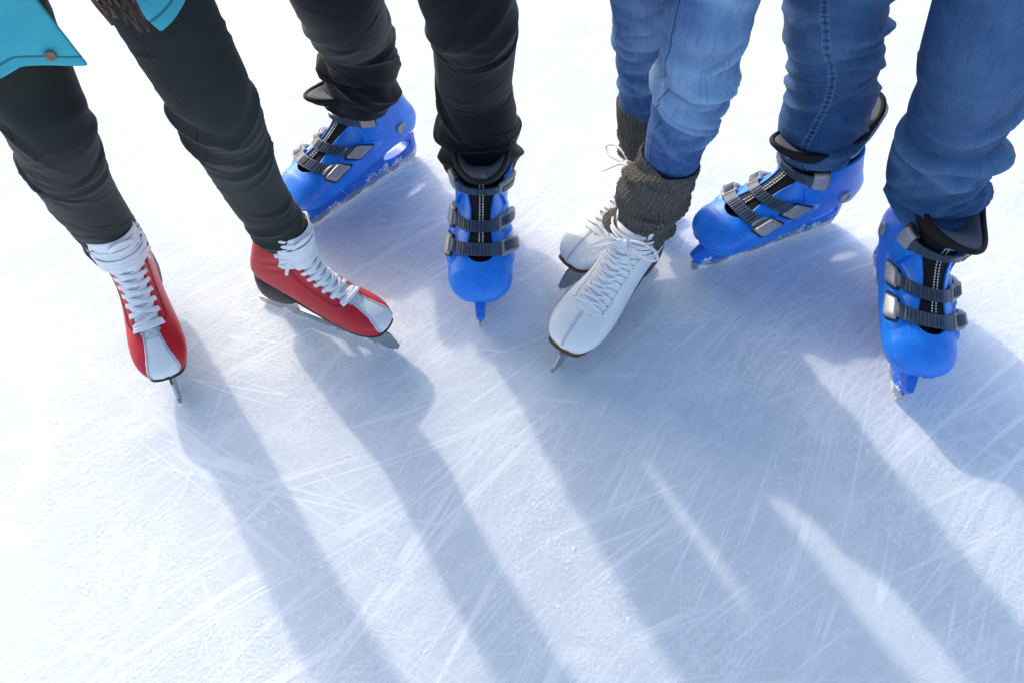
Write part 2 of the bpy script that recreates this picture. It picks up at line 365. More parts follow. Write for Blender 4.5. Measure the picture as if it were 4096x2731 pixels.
def build_blue(side,name='ice_skate'):
    """right foot: medial side is +Y"""
    root=bpy.data.objects.new(name,None); root.empty_display_size=.05; link(root)
    parts=[]
    # lower shell
    idx=np.concatenate([np.linspace(1.6,7.3,70),np.linspace(7.35,8.3,24),np.linspace(8.36,12,50)])
    nc=110; V=[]
    for i in idx:
        a0=float(a0_blue(i)); A=np.linspace(a0,2*PI-a0,nc); V.append(SHELL.at(np.full(nc,i),A))
    V=np.array(V).reshape(-1,3)
    o=mesh_obj('shell',V,grid_faces(len(idx),nc),M['blue'],root)
    me=o.data
    import bmesh
    bm=bmesh.new(); bm.from_mesh(me); bmesh.ops.remove_doubles(bm,verts=bm.verts,dist=.0002); bmesh.ops.recalc_face_normals(bm,faces=bm.faces); bm.to_mesh(me); bm.free()
    sm=o.modifiers.new('thickness','SOLIDIFY'); sm.thickness=.0035; sm.offset=-1; parts.append(o)
    # cuff
    aa=np.linspace(-(2*PI-2*.6)/2,(2*PI-2*.6)/2,121)+PI
    nr=46; V=[]
    for r in range(nr):
        k=r/(nr-1)
        m=np.minimum(aa,2*PI-aa)
        low=np.interp(m,[.6,.85,1.2,1.5,1.85,2.4,PI],[2.7,3.2,4.9,4.6,5.05,4.7,4.4])
        top=np.interp(m,[.6,.9,1.4,2.2,PI],[.5,.5,.5,.3,.0])
        I=top+(low-top)*k
        a0=np.maximum(a0_blue(I),.5); A=PI+(aa-PI)*(PI-a0)/(PI-.6)
        V.append(SHELL.at(I,A,.0052+.0012*np.exp(-((m-1.2)/.3)**2-((k-.55)/.25)**2)))
    o=mesh_obj('cuff',np.array(V).reshape(-1,3),grid_faces(nr,121),M['blue'],root)
    sm=o.modifiers.new('thickness','SOLIDIFY'); sm.thickness=.006; sm.offset=1
    bv=o.modifiers.new('edge','BEVEL'); bv.width=.001; bv.segments=2; bv.limit_method='ANGLE'; parts.append(o); cuff=o
    # inner cuff contour line
    # liner with collar
    nc=96; A=np.linspace(0,2*PI,nc,endpoint=False); V=[]
    rows=np.linspace(0,1,80)
    for k in rows:
        top=1.15*np.sin(A)**2*(1+.3*np.cos(A)); I=top+(10.6-top)*k
        puff=.0045*np.exp(-((I-top-.5)/.5)**2)-.013*np.clip((I-9.15)/.5,0,1)
        V.append(LINER.at(I,A,puff))
    liner=mesh_obj('liner',np.array(V).reshape(-1,3),grid_faces(80,nc,True),M['liner'],root); parts.append(liner)
    top=1.15*np.sin(A)**2*(1+.3*np.cos(A))
    Pt=LINER.at(top,A,-.001); Pt=np.concatenate([Pt,Pt[:1]]); Nn=LINER.normal(top,A); Nn=np.concatenate([Nn,Nn[:1]])
    V,F=tube(Pt,.0045,.0045,Nn,8,False); o=mesh_obj('collar_binding',V,F,M['liner'],liner); parts.append(o)
    V=[]
    for k in np.linspace(0,1,24):
        I=top+(2.7-top)*k; V.append(LINER.at(I,A,-.0035-.030*k**.6+.004*np.sin(k*PI)))
    o=mesh_obj('lining',np.array(V).reshape(-1,3),[f[::-1] for f in grid_faces(24,nc,True)],M['lining'],liner); parts.append(o)
    mb=LINER.patch(np.full(12,.12),np.linspace(PI-.75,PI+.75,12),np.full(12,2.1),np.linspace(PI-1.25,PI+1.25,12),.0068,.003,nu=24,nv=14)
    o=mb.build('heel_tab',M['tab_grey'],liner); parts.append(o)
    mb=LINER.patch(np.full(12,.9),np.linspace(PI-.38,PI+.38,12),np.full(12,2.6),np.linspace(PI-.38,PI+.38,12),lambda t,k:.010+.0015*np.cos(k*34),.004,nu=16,nv=30)
    o=mb.build('pull_loop',M['blue'],liner); parts.append(o)
    # tongue ridge and reflective stitching
    mb=LINER.patch(np.linspace(2.2,9.1,40),np.full(40,-.20),np.linspace(2.2,9.1,40),np.full(40,.16),lambda t,k:.0022*np.sin(k*PI)**.5,-.001,nv=8)
    tong=mb.build('tongue_ribbon',M['liner'],liner); parts.append(tong)
    mb=MB()
    for aq in (-.085,.045): LINER.dashes(np.linspace(1.0,9.1,200),np.full(200,aq),.0030,.0048,.0011,.62,mb)
    o=mb.build('reflective_stitching',M['reflect'],liner); parts.append(o)
    # straps
    def strap(i0,i1,am,al,lift,cuffstrap=False):
        n=90; A=np.linspace(am,al,n)
        def off(t,k):
            rib=.0009*np.sign(np.sin(t*150))*((t>.16)&(t<.62))*(1-.0*k)
            edge=1-(2*k-1)**8
            return lift+rib*edge+.0008*np.sin(t*PI)
        mb=SHELL.patch(np.full(n,i0),A,np.full(n,i1),A,off,lift-.0025,nv=9)
        st=mb.build('strap',M['strap'],root,smooth=False); parts.append(st)
        ii=(i0+i1)/2; w=(i1-i0)/2
        # metal end plate (medial) sitting in a black recess
        def plate(aa,bb,wd,h,mat,name,parent,bs):
            n=22; u=np.linspace(-1,1,n); rs=np.sqrt(np.maximum(0,1-np.abs(u)**7))
            rs=.72+.28*rs
            mbp=SHELL.patch(ii-wd*rs,np.linspace(aa,bb,n),ii+wd*rs,np.linspace(aa,bb,n),lambda t,k:bs+h*(1-np.abs(2*t-1)**10)*(1-np.abs(2*k-1)**10),bs-.004,nv=16)
            o=mbp.build(name,mat,parent); parts.append(o); return o
        wa=abs(am-al)
        plate(am-.20,am+.26,w*1.62,.003,M['black_plastic'],'buckle_base',st,lift-.003)
        plate(am-.17,am+.20,w*1.40,.0045,M['plate'],'end_plate',st,lift-.0005)
        # lever buckle (lateral)
        n=30; q=np.linspace(0,1,n); la=np.linspace(al+.42,al-.34,n)
        wl=w*(1.18-.42*q**2)
        mbp=SHELL.patch(ii-wl,la,ii+wl*(1.0),la,lambda t,k:lift+.0012+.0058*np.sin(np.clip(t*1.25,0,1)*PI*.5)*(1-np.abs(2*k-1)**6)*(1-.25*t)*(t<.995),lift-.003,nv=14)
        o=mbp.build('buckle_lever',M['lever'],st); parts.append(o)
        mbp=SHELL.patch((ii-wl*.62)[3:20],la[3:20],(ii+wl*.62)[3:20],la[3:20],lambda t,k:lift+.0026+.0058*np.sin(np.clip((.1+t*.55)*1.25,0,1)*PI*.5)*(1-.25*(.1+t*.55)),lift,nv=8)
        o=mbp.build('lever_inlay',M['strap'],st); parts.append(o)
        for sgn in (-1,1):
            P=SHELL.at(ii+sgn*wl[6]*1.02,la[6],lift+.002); N=SHELL.normal(ii,la[6])
        return st
    strap(5.42,6.26,1.16,-1.05,.0055)
    strap(7.08,7.90,1.10,-1.08,.0055)
    strap(.75,2.45,1.02,-.98,.0085)
    # rivet
    for sg in (1,-1):
        P=SHELL.at(3.95,sg*1.93,.0072); N=SHELL.normal(4.15,sg*1.93)
        T1=norm(np.cross(N,[0,0,1.])); T2=np.cross(N,T1); a=np.linspace(0,2*PI,28,endpoint=False); mb=MB()
        rings=[(.0112,-.002),(.0112,.0012),(.0100,.0022),(.0088,.0022),(.0083,.0014),(.002,.0014)]
        V=[P+N*h+(T1*np.cos(x)+T2*np.sin(x))*r for r,h in rings for x in a]
        F=grid_faces(len(rings),28,True)+[tuple(5*28+k for k in range(28))]
        mb.add(V,F); o=mb.build('rivet',M['plate'],cuff); parts.append(o)
    # blade holder with its heel hole
    mb=MB(); n=60
    x=np.linspace(-.004,.326,n)
    bot=np.interp(x,[-.004,.006,.30,.318,.326],[.034,.020,.020,.027,.044])
    top=np.interp(x,[-.004,.03,.07,.12,.18,.24,.28,.300,.312,.326],[.062,.0775,.0745,.0715,.0685,.066,.066,.066,.058,.0475])
    hx0,hx1=.014,.088
    hl=np.where((x>hx0)&(x<hx1),.050-.0125*np.sqrt(np.maximum(0,1-((x-.051)/.0375)**2)),.05); hh=np.where((x>hx0)&(x<hx1),.050+.0125*np.sqrt(np.maximum(0,1-((x-.051)/.0375)**2)),.05)
    def wid(zr): return np.interp(x,[-.004,.01,.15,.27,.31,.326],[.006,.0105,.0115,.0110,.0085,.0060])*zr
    def strip(sel,zl,zh,wl,wh):
        xs=x[sel]; m=len(xs); V=[]
        for q in range(m):
            V+=[(xs[q],-wl[sel][q],zl[sel][q]),(xs[q],wl[sel][q],zl[sel][q]),(xs[q],wh[sel][q],zh[sel][q]),(xs[q],-wh[sel][q],zh[sel][q])]
        F=[]
        for q in range(m-1):
            a=4*q;b=a+4; F+=[(a,b,b+1,a+1),(a+1,b+1,b+2,a+2),(a+2,b+2,b+3,a+3),(a+3,b+3,b,a)]
        F+=[(0,1,2,3),(4*m-1,4*m-2,4*m-3,4*m-4)]; mb.add(V,F)
    allx=np.arange(n); k0=np.searchsorted(x,hx0)-1; k1=np.searchsorted(x,hx1)+1
    flare=1.0+1.1*np.clip((x-.0)/.05,0,1)*np.clip((.30-x)/.05,0,1)
    strip(allx[:k0+1],bot,top,wid(1),wid(1)*flare)
    strip(allx[k0:k1],bot,hl,wid(1),wid(1.12)); strip(allx[k0:k1],hh,top,wid(1.12),wid(1)*flare)
    strip(allx[k1-1:],bot,top,wid(1),wid(1)*flare)
    hold=mb.build('blade_holder',M['blue_snow'],root,smooth=False); parts.append(hold)
    bv=hold.modifiers.new('edge','BEVEL'); bv.width=.0022; bv.segments=3; bv.limit_method='ANGLE'; bv.angle_limit=R(35)
    xs=np.linspace(-.006,.321,70)
    zl=np.interp(xs,[-.006,-.003,.004,.30,.315,.319,.321],[.020,.008,.0005,.0,.003,.008,.016]); zl=np.maximum(zl,0)
    zh=np.interp(xs,[-.006,0,.006,.31,.321],[.033,.032,.023,.023,.028])
    V,F=prism(xs,zl,np.maximum(zh,zl+.002),-.0022,.0022); b=mesh_obj('blade',V,F,M['steel'],root,smooth=False); parts.append(b)
    mirror_if(parts,side)
    return root

# ------------------------------------------------------------------ leather figure skate
FF=[(.129,.246),(.129,.220),(.131,.196),(.137,.175),(.147,.157),(.161,.141),(.178,.127),(.198,.114),(.219,.104),(.242,.094),(.259,.084),(.2695,.073),(.273,.062)]
FB=[(.046,.246),(.031,.206),(.015,.166),(.002,.132),(-.001,.106),(.018,.089),(.068,.078),(.120,.066),(.170,.056),(.214,.050),(.246,.049),(.265,.053),(.2729,.061)]
FW=[.0365,.0365,.036,.0345,.0335,.033,.034,.038,.0425,.0425,.0355,.0225,.002]
DZ=.008
FF=[(x,z+DZ) for x,z in FF]; FB=[(x,z+DZ) for x,z in FB]
def build_figure(side,style,wmul=1.,name='ice_skate'):
    root=bpy.data.objects.new(name,None); root.empty_display_size=.05; link(root); parts=[]
    red=style=='red'
    S=Boot(FF,FB,[w*wmul for w in FW],2.15,2.9)
    endi=7.35 if red else 7.75; dw=.80 if red else 1.1
    wmid=.60 if red else .46
    def a0(i):
        i=np.asarray(i,float); b=np.interp(i,[0,1.5,2.6,4,6,endi-dw],[.95,.80,.66,wmid,wmid*.92,wmid*.86])
        e=np.clip((i-(endi-dw))/dw,0,1); return np.where(i<endi-dw,b,wmid*.86*np.sqrt(np.maximum(0,1-e**3)))
    idx=np.concatenate([np.linspace(0. if red else 1.15,6.5,64),np.linspace(6.55,endi+.05,24),np.linspace(endi+.1,12,54)])
    nc=108; V=[]
    for i in idx:
        q=float(a0(i)); A=np.linspace(q,2*PI-q,nc); m=np.minimum(A,2*PI-A)
        crease=-.0016*np.exp(-((m-1.25)/.5)**2)*np.exp(-((i-3.0)/.28)**2)-.0012*np.exp(-((m-1.5)/.5)**2)*np.exp(-((i-2.2)/.22)**2)
        V.append(S.at(np.full(nc,i),A,crease))
    mat=M['red'] if red else M['white_leather']
    o=mesh_obj('boot',np.array(V).reshape(-1,3),grid_faces(len(idx),nc),mat,root)
    import bmesh
    bm=bmesh.new(); bm.from_mesh(o.data); bmesh.ops.remove_doubles(bm,verts=bm.verts,dist=.0002); bmesh.ops.recalc_face_normals(bm,faces=bm.faces); bm.to_mesh(o.data); bm.free()
    sm=o.modifiers.new('thickness','SOLIDIFY'); sm.thickness=.003; sm.offset=-1; parts.append(o); boot=o
    # eyelet facing (leather doubled along the opening) as fine stitching
    thr=M['red_thread'] if red else M['stitch_grey']
    mb=MB()
    for sg in (1,-1):
        I=np.linspace(.4,endi+.45,160); ext=.36 if red else .34
        A=sg*(np.maximum(a0(np.minimum(I,endi)),.10)*np.where(I<endi,1,1)+ext*np.clip((endi+.5-I)/.9,0,1)**.5)
        S.dashes(I,A,.0004,.0034,.0005 if red else .0004,.7,mb)
        if red: S.dashes(I,A*1.06+sg*.02,.0004,.0034,.0005,.7,mb)
    if red:
        I=np.linspace(.12,.12,120); A=np.linspace(1.0,2*PI-1.0,120); S.dashes(I,A,.0004,.0036,.0005,.7,mb)
    else:
        I=np.linspace(endi+.1,11.6,80); S.dashes(I,np.full(80,.0),.0004,.0036,.0005,.75,mb); S.dashes(I,np.full(80,.07),.0003,.0036,.0004,.75,mb)
    o=mb.build('stitching',thr,boot); parts.append(o)
    # tongue
    n=60; I=np.linspace(0. if red else 1.5,endi+.3,n)
    mb=S.patch(I,-np.full(n,.98),I,np.full(n,.98),lambda t,k:-.0032+.0038*np.sin(k*PI)**.8+.002*np.sin(t*22)*np.sin(k*PI)*(0 if red else .4),-.008,nv=30)
    tong=mb.build('tongue',M['tongue_white'] if red else M['white_leather'],root); parts.append(tong)
    # toe panel
    if red:
        I=np.concatenate([np.linspace(endi-.05,10.6,34),np.linspace(10.7,11.9,16)])
        wA=np.interp(I,[endi-.05,8.3,9.2,10,10.6,11.2,11.9],[.30,.34,.46,.70,1.05,1.55,1.9])
        mb=S.patch(I,-wA,I,wA,.0012,-.001,nv=26); toe=mb.build('toe_panel',M['white_leather'],root); parts.append(toe)
        mb=MB()
        for sg in (1,-1):
            S.dashes(I[:40],sg*wA[:40]*.90,.0016,.0034,.0005,.7,mb); S.dashes(I[:40],sg*wA[:40]*.80,.0016,.0034,.0005,.7,mb)
        b=[(endi+.1,-.2),(endi+.1,.2),(endi+.75,.22),(endi+.75,-.22),(endi+.1,-.2)]
        for p,q in list(zip(b,b[1:]))+[(b[0],b[2]),(b[1],b[3])]: S.dashes(np.linspace(p[0],q[0],20),np.linspace(p[1],q[1],20),.0016,.003,.0004,.7,mb)
        o=mb.build('stitching',M['stitch_grey'],toe); parts.append(o)
    # sole and heel
    soleM=M['sole_black'] if red else M['sole_brown']
    I=np.linspace(5.2,11.75,60); e=np.interp(I,[5.2,8,10.5,11.3,11.75],[2.30,2.36,2.26,2.02,1.85])
    mb=S.patch(I,e,I,2*PI-e,.0042 if red else .0058,-.001,nv=30)
    sole=mb.build('sole',soleM,root); parts.append(sole)
    mb=MB(); a=np.linspace(0,2*PI,40,endpoint=False); V=[]
    lev=[(.124,.040,.034,.024),(.106,.043,.0445,.0315),(.094,.046,.049,.0325),(.078,.047,.050,.0325),(.064,.0445,.045,.030),(.0595,.044,.043,.0285),(.0592,.044,.002,.002)]
    def hx(z,cx,rx,ry): return [(cx+rx*np.sign(np.cos(t))*abs(np.cos(t))**.75,ry*wmul*np.sign(np.sin(t))*abs(np.sin(t))**.85,z) for t in a]
    for l in lev: V+=hx(*l)
    F=grid_faces(len(lev),40,True); mb.add(V,F); o=mb.build('heel',soleM,root); parts.append(o)
    # blade: runner, heel post, toe post with opening, toe pick
    mb=MB(); xs=np.linspace(-.022,.287,80); t=.0019
    zl=np.interp(xs,[-.022,-.016,0,.14,.27,.281,.287],[.012,.0035,.0012,.0,.0015,.006,.014])
    zh=np.interp(xs,[-.022,-.015,.03,.17,.287],[.0155,.019,.019,.018,.020])
    V,F=prism(xs,zl,zh,-t,t); mb.add(V,F)
    def post(x0,x1,z0,z1,sp0=0.,sp1=0.,n=14):
        xs=np.linspace(x0,x1,n); c=(xs-x0)/(x1-x0)
        zb=np.interp(xs,[-.022,-.015,.03,.17,.287],[.0155,.019,.019,.018,.020])
        V,F=prism(xs,zb,z0+(z1-z0)*c,-t,t); mb.add(V,F)
    post(.018,.070,.0563,.0563)
    post(.150,.172,.0585,.0565); post(.205,.222,.0515,.0505)
    xs=np.linspace(.2405,.287,16); zb=np.interp(xs,[-.022,-.015,.03,.17,.287],[.0155,.019,.019,.018,.020])
    V,F=prism(xs,zb,np.interp(xs,[.24,.258,.272,.287],[.0505,.0500,.045,.024]),-t,t); mb.add(V,F)
    V,F=prism(np.linspace(.012,.078,6),.0565,.0598,-.022,.022); mb.add(V,F)
    V,F=prism(np.linspace(.148,.252,10),np.linspace(.0605,.0507,10)-.0015,np.linspace(.0605,.0507,10)+.002,-.024,.024); mb.add(V,F)
    for k in range(4):
        zz=.006+.0042*k; xx=.283+.0016*k
        V,F=prism([xx,xx+.0035],[zz,zz+.0012],[zz+.003,zz+.0018],-t,t); mb.add(V,F)
    b=mb.build('blade',M['steel'],root,smooth=False); parts.append(b)
    # laces
    mb=MB(); eyes={1:MB(),-1:MB()}; rs=random.Random(3 if side>0 else 4)
    if red:
        ei=np.linspace(endi-.25,2.95,7); rw,rh=.0041,.0013
        for k in range(len(ei)):
            for sg in (1,-1):
                i0=ei[k]; e0=a0(min(i0,endi-.3))+.17
                i1=ei[k]-.10 if k==0 and sg>0 else (ei[k+1] if k+1<len(ei) else ei[k]-.5)
                if k==0 and sg<0: pass
                t=np.linspace(0,1,26); e1=a0(min(i1,endi-.3))+.02
                I=i0+(i1-i0)*(t**1.15); A=sg*(e0+(-e1-e0)*t)
                lift=(.0042 if sg>0 else .0028)*np.sin(np.clip(t*1.0,0,1)*PI*.95)**.35+.0004-.0012*t
                lift[-3:]-=.0015; wv=rw*(1+.06*np.sin(t*9+k))
                S.line(I,A,lift,wv*np.minimum(1,.55+t*12),rh,mb,10)
                S.line([i0-.012,i0+.012],[sg*(e0+.012)]*2,.0022,.0011,.0008,eyes[sg],8)
        # first cross bar
        t=np.linspace(0,1,20); e0=a0(endi-.3)+.17; S.line(np.full(20,endi-.1)+.12*t,e0*(1-2*t),.0055*np.sin(t*PI)**.3+.001,rw,rh,mb,10)
        # wraps round the ankle
        for k in range(13):
            t=np.linspace(0,1,44); i0=.15+.20*k+rs.uniform(-.08,.08); sl=rs.uniform(-.30,.30)
            am=1.12+rs.uniform(-.05,.15)
            I=np.clip(i0+sl*(t-.5)+.10*np.sin(t*PI+rs.uniform(-.5,.5)),0,3.3); A=am*(1-2*t)
            lift=.0022+.0035*np.sin(t*PI)**.5+rs.uniform(0,.0045); tw=np.sin(t*rs.uniform(3,7)+rs.uniform(0,6))
            S.line(I,A,lift,rw*(1.0+.15*tw),rh*1.1,mb,10)
        # loops over the hooks
        for sg in (1,-1):
            for k in range(6):
                i0=.3+.42*k+rs.uniform(-.1,.1); t=np.linspace(0,1,22); c=1.02+rs.uniform(-.05,.12)
                I=np.clip(i0+.24*np.sin(t*2*PI+rs.uniform(0,6)),.02,3.2); A=sg*(c+.17*np.cos(t*2*PI)); S.line(I,A,.004+.004*np.sin(t*PI*2+k)**2,.0032,.0015,mb,8)
            S.line(np.linspace(2.6,3.35,20),sg*np.linspace(1.02,1.16,20),.003,.0034,.0016,mb,8)
        # standing loop at the tongue top
        t=np.linspace(0,1,30); I=np.clip(.9-.8*np.sin(t*PI),.02,3); A=-.2+.9*t; S.line(I,A,.006+.012*np.sin(t*PI),.0042,.0014,mb,10)
    else:
        ei=np.linspace(endi-.15,2.5,11); r=.0019
        for k in range(len(ei)):
            for sg in (1,-1):
                i0=ei[k]; e0=a0(min(i0,endi-.5))+.20
                S.line([i0-.02,i0+.02],[sg*(e0+.055)]*2,.0007,.0019,.0008,eyes[sg],10)
                if k+1>=len(ei): continue
                i1=ei[k+1]; e1=a0(min(i1,endi-.5))+.03
                t=np.linspace(0,1,26); bow=rs.uniform(-.12,.12)
                I=i0+(i1-i0)*t+.10*np.sin(t*PI)+bow*np.sin(t*PI); A=sg*(e0+(-e1-e0)*t)
                lift=(.0040 if sg>0 else .0026)*np.sin(t*PI*.93)**.35+.0004-.0012*t
                S.line(I,A,lift,r*1.25,r*.85,mb,8)
        # upper wraps and the bow
        for k in range(5):
            t=np.linspace(0,1,36); i0=1.75+.22*k+rs.uniform(-.08,.08); sl=rs.uniform(-.25,.25)
            I=np.clip(i0+sl*(t-.5)-.12*np.sin(t*PI),1.5,3.4); A=.98*(1-2*t); S.line(I,A,.0035+.003*np.sin(t*PI)**.5+.0008*k,r*1.3,r,mb,8)
        P=S.at(1.95,.0,.009); N=S.normal(1.95,0.)
        def curve(pts,rr=.0027):
            V,F=tube(catmull([P+np.array(q) for q in pts],44),rr,rr*.8,None,8); mb.add(V,F)
        # local axes: +x to the toe, +y to the medial side, +z up
        curve([(0,0,0),(-.005,-.020,.011),(-.008,-.046,.012),(-.002,-.060,.004),(.005,-.046,-.001),(.004,-.020,.001),(0,0,0)],.0023)
        curve([(0,0,0),(.012,.016,.004),(.028,.028,.001),(.036,.034,-.006),(.028,.026,-.009),(.013,.012,-.003),(0,0,0)],.0021)
        curve([(0,0,0),(.016,.008,.003),(.036,.020,-.006),(.050,.026,-.017)],.0022)
        curve([(0,0,0),(.008,-.014,.001),(.020,-.026,-.008),(.026,-.038,-.020)],.0021)
        for q in range(3):
            V,F=tube(catmull([P+np.array((.004*math.cos(x)+.003,.007*math.sin(x),.005*math.cos(x+q)+.002)) for x in np.linspace(0,2*PI,9)],30),.0028,.0022,None,8); mb.add(V,F)
    o=mb.build('laces',M['lace'],root); parts.append(o)
    for sg in (1,-1): o=eyes[sg].build('eyelet_row',M['hole'],boot); parts.append(o)
    mirror_if(parts,side)
    return root

def copy_tree(o,parent=None):
    c=o.copy(); COL.objects.link(c); c.parent=parent
    for ch in list(o.children): copy_tree(ch,c)
    return c
def place(o,toe,heading,L,scale,roll=0,pitch=0,label='',group=''):
    """toe = ground point under the blade tip, heading in degrees"""
    h=R(heading); d=Vector((math.cos(h),math.sin(h),0))
    o.scale=(scale,)*3
    o.rotation_euler=Matrix.Rotation(h,4,'Z').to_euler() if not (roll or pitch) else (Matrix.Rotation(h,4,'Z')@Matrix.Rotation(R(pitch),4,'Y')@Matrix.Rotation(R(roll),4,'X')).to_euler()
    o.location=Vector(toe)-d*L*scale
    o['label']=label; o['category']='ice skate'; o['group']=group
    return o
GB='blue plastic rental skates'; GR='red and white lace-up skates'; GW='white figure skates with leg warmers'
r1=build_blue(1); l1=build_blue(-1); r2=copy_tree(r1); l2=copy_tree(l1)
place(r1,(-.423,1.031,0),-133.5,.321,.98,roll=6.5,label='blue plastic skate turned sideways under black trousers, its toe behind the dark grey trouser leg',group=GB)
place(l1,(-.057,.800,0),-89.6,.321,1.0,roll=-1.4,label='blue plastic skate pointing straight out under black trousers, in the middle of the row',group=GB)
place(r2,(.338,.936,0),-156.6,.321,1.02,roll=4,label='blue plastic skate turned sideways under blue jeans, right of the grey leg warmers',group=GB)
place(l2,(.648,.650,0),-98.5,.321,1.02,roll=-5.5,label='blue plastic skate pointing forward at the far right, under crumpled jeans',group=GB)
q1=build_figure(1,'red'); q2=build_figure(-1,'red')
place(q1,(-.557,.647,0),-65.2,.285,1.0,roll=-1.9,label='red leather skate with toe pointing to the viewer, leftmost in the row',group=GR)
place(q2,(-.202,.757,0),-22.8,.285,.93,roll=-3.7,label='red leather skate turned sideways in front of the blue one, long blade showing',group=GR)
w1=build_figure(-1,'white',1.08); w2=build_figure(1,'white',1.08)
place(w1,(.069,.708,0),-126.5,.285,1.05,roll=-5,label='white figure skate in front with tied bow and brown sole under grey leg warmer',group=GW)
place(w2,(.091,.889,0),-141.3,.285,1.04,roll=2.9,label='white figure skate half hidden behind the other white one',group=GW)

# ------------------------------------------------------------------ garments
def leg_surface(st,nrow,nseg,folds,squash=.94,t_scale=1.,ribs=None,close_in=.004,flat=None):
    st=np.asarray(st,float); C=catmull(st[:,:3],nrow); rad=catmull(st[:,3:4],nrow)[:,0]
    T=norm(np.gradient(C,axis=0)); L=np.concatenate([[0],np.cumsum(np.linalg.norm(np.diff(C,axis=0),axis=1))])
    front=np.array([0,-1.,0]); Fd=norm(front-(T@front)[:,None]*T); Sd=np.cross(T,Fd)
    ph=np.linspace(-PI,PI,nseg,endpoint=False)
    D=np.zeros((nrow,nseg)); tt=L[:,None]; pp=ph[None,:]; rm=rad.mean()
    fade=np.zeros((nrow,nseg))
    for (t0,p0,amp,w,ln,slope,curv) in folds:
        dp=(pp-p0+PI)%(2*PI)-PI
        tau=tt-(t0+slope*dp*rm+curv*dp**2*rm)
        win=np.exp(-(dp*rm/ln)**2)
        g=.15*np.exp(-(tau/w)**2)+.85*np.exp(-np.abs(tau)/(w*.6))-.6*np.exp(-((tau-1.5*w)/(w*.9))**2)
        D+=amp*g*win; fade+=np.exp(-(tau/(w*.7))**2)*win*min(1,amp/.004)*.38
    D=np.where(D>0,D,D*.8)
    if ribs: D+=ribs(tt,pp)
    r=rad[:,None]+D
    V=C[:,None,:]+Fd[:,None,:]*(np.cos(pp)*r*squash)[...,None]-Sd[:,None,:]*(np.sin(pp)*r)[...,None]
    uv=np.stack([np.broadcast_to(pp*rm,D.shape),np.broadcast_to(tt,D.shape),np.zeros_like(D)],-1)
    # tuck the lower edge inwards
    edge=C[0][None,:]+(V[0]-C[0][None,:])*.93; V=np.concatenate([edge[None]+(C[3]-C[0])[None,None]*.25,V]); uv=np.concatenate([uv[:1],uv]); fade=np.concatenate([fade[:1],fade])
    return V,uv,fade,L,rm,ph
def make_folds(seed,zones):
    """zones: (t0,t1,count,amp,width,length,phi centre,phi spread,slope)"""
    r=np.random.default_rng(seed); out=[]
    for (t0,t1,n,amp,w,ln,pc,ps,sl) in zones:
        for k in range(n):
            out.append((r.uniform(t0,t1),pc+r.uniform(-ps,ps),amp*r.uniform(.8,1.9),w*r.uniform(.7,1.4),ln*r.uniform(.6,1.4),sl+r.uniform(-.35,.35),r.uniform(-.12,.12)))
    return out
def fine_folds(seed):
    r=np.random.default_rng(seed); return [(r.uniform(0,.5),r.uniform(-2.2,2.2),r.uniform(.0006,.0016),r.uniform(.003,.007),r.uniform(.015,.05),r.normal(0,.5),r.uniform(-.1,.1)) for k in range(46)]
def hips_loft(ctr,w,d,z0,z1,j1,j2):
    """waist to seat, closed below"""
    a=np.linspace(0,2*PI,48,endpoint=False); V=[]
    zs=np.linspace(z0,z1,14)
    for z in zs:
        k=(z-z0)/(z1-z0); s=np.interp(k,[0,.12,.4,.75,1],[.30,.80,1.0,.96,.84])
        V+=[(ctr[0]+w*s*math.cos(t)+ (1-k)*.0,ctr[1]+d*s*math.sin(t),z) for t in a]
    F=grid_faces(14,48,True); F+=[tuple(range(47,-1,-1)),tuple(13*48+k for k in range(48))]
    return V,F
def trousers(person,loc,legs,pelvis,mat,hip_w=.165,hip_d=.115,seam_phi=None,fade_fn=None,squash=.94,extra_fade=None):
    Vall=[];Fall=[];U=[];FD=[];SM=[]
    for li,(st,folds) in enumerate(legs):
        V,uv,fade,L,rm,ph=leg_surface(st,340,170,folds+fine_folds(li+int(1000*abs(st[0][0]))),squash)
        nr=V.shape[0]; n=len(Vall and np.concatenate(Vall))
        n=sum(len(v) for v in Vall)
        Vall.append(V.reshape(-1,3)); Fall+=[tuple(i+n for i in f) for f in grid_faces(nr,170,True)]
        U.append(uv.reshape(-1,3))
        if fade_fn: fade=fade+fade_fn(li,uv[...,1],uv[...,0]/rm)
        FD.append(np.clip(fade,0,1).reshape(-1))
        sp=seam_phi[li] if seam_phi else 3.0
        spv=sp(uv[...,1]) if callable(sp) else sp
        dp=((uv[...,0]/rm-spv)+PI)%(2*PI)-PI
        SM.append((dp*rm).reshape(-1))
    n=sum(len(v) for v in Vall)
    V,F=hips_loft(pelvis[:2],hip_w,hip_d,pelvis[2]-.16,pelvis[2]+.12,None,None)
    Vall.append(np.array(V)); Fall+=[tuple(i+n for i in f) for f in F]
    U.append(np.array(V)[:,[0,2,1]]); FD.append(np.zeros(len(V))); SM.append(np.full(len(V),1.))
    V=np.concatenate(Vall)-np.array(loc)[None,:]
    return mesh_obj('trousers',V,Fall,mat,person,attrs={'uvw':np.concatenate(U),'fade':np.concatenate(FD),'seam':np.concatenate(SM)})
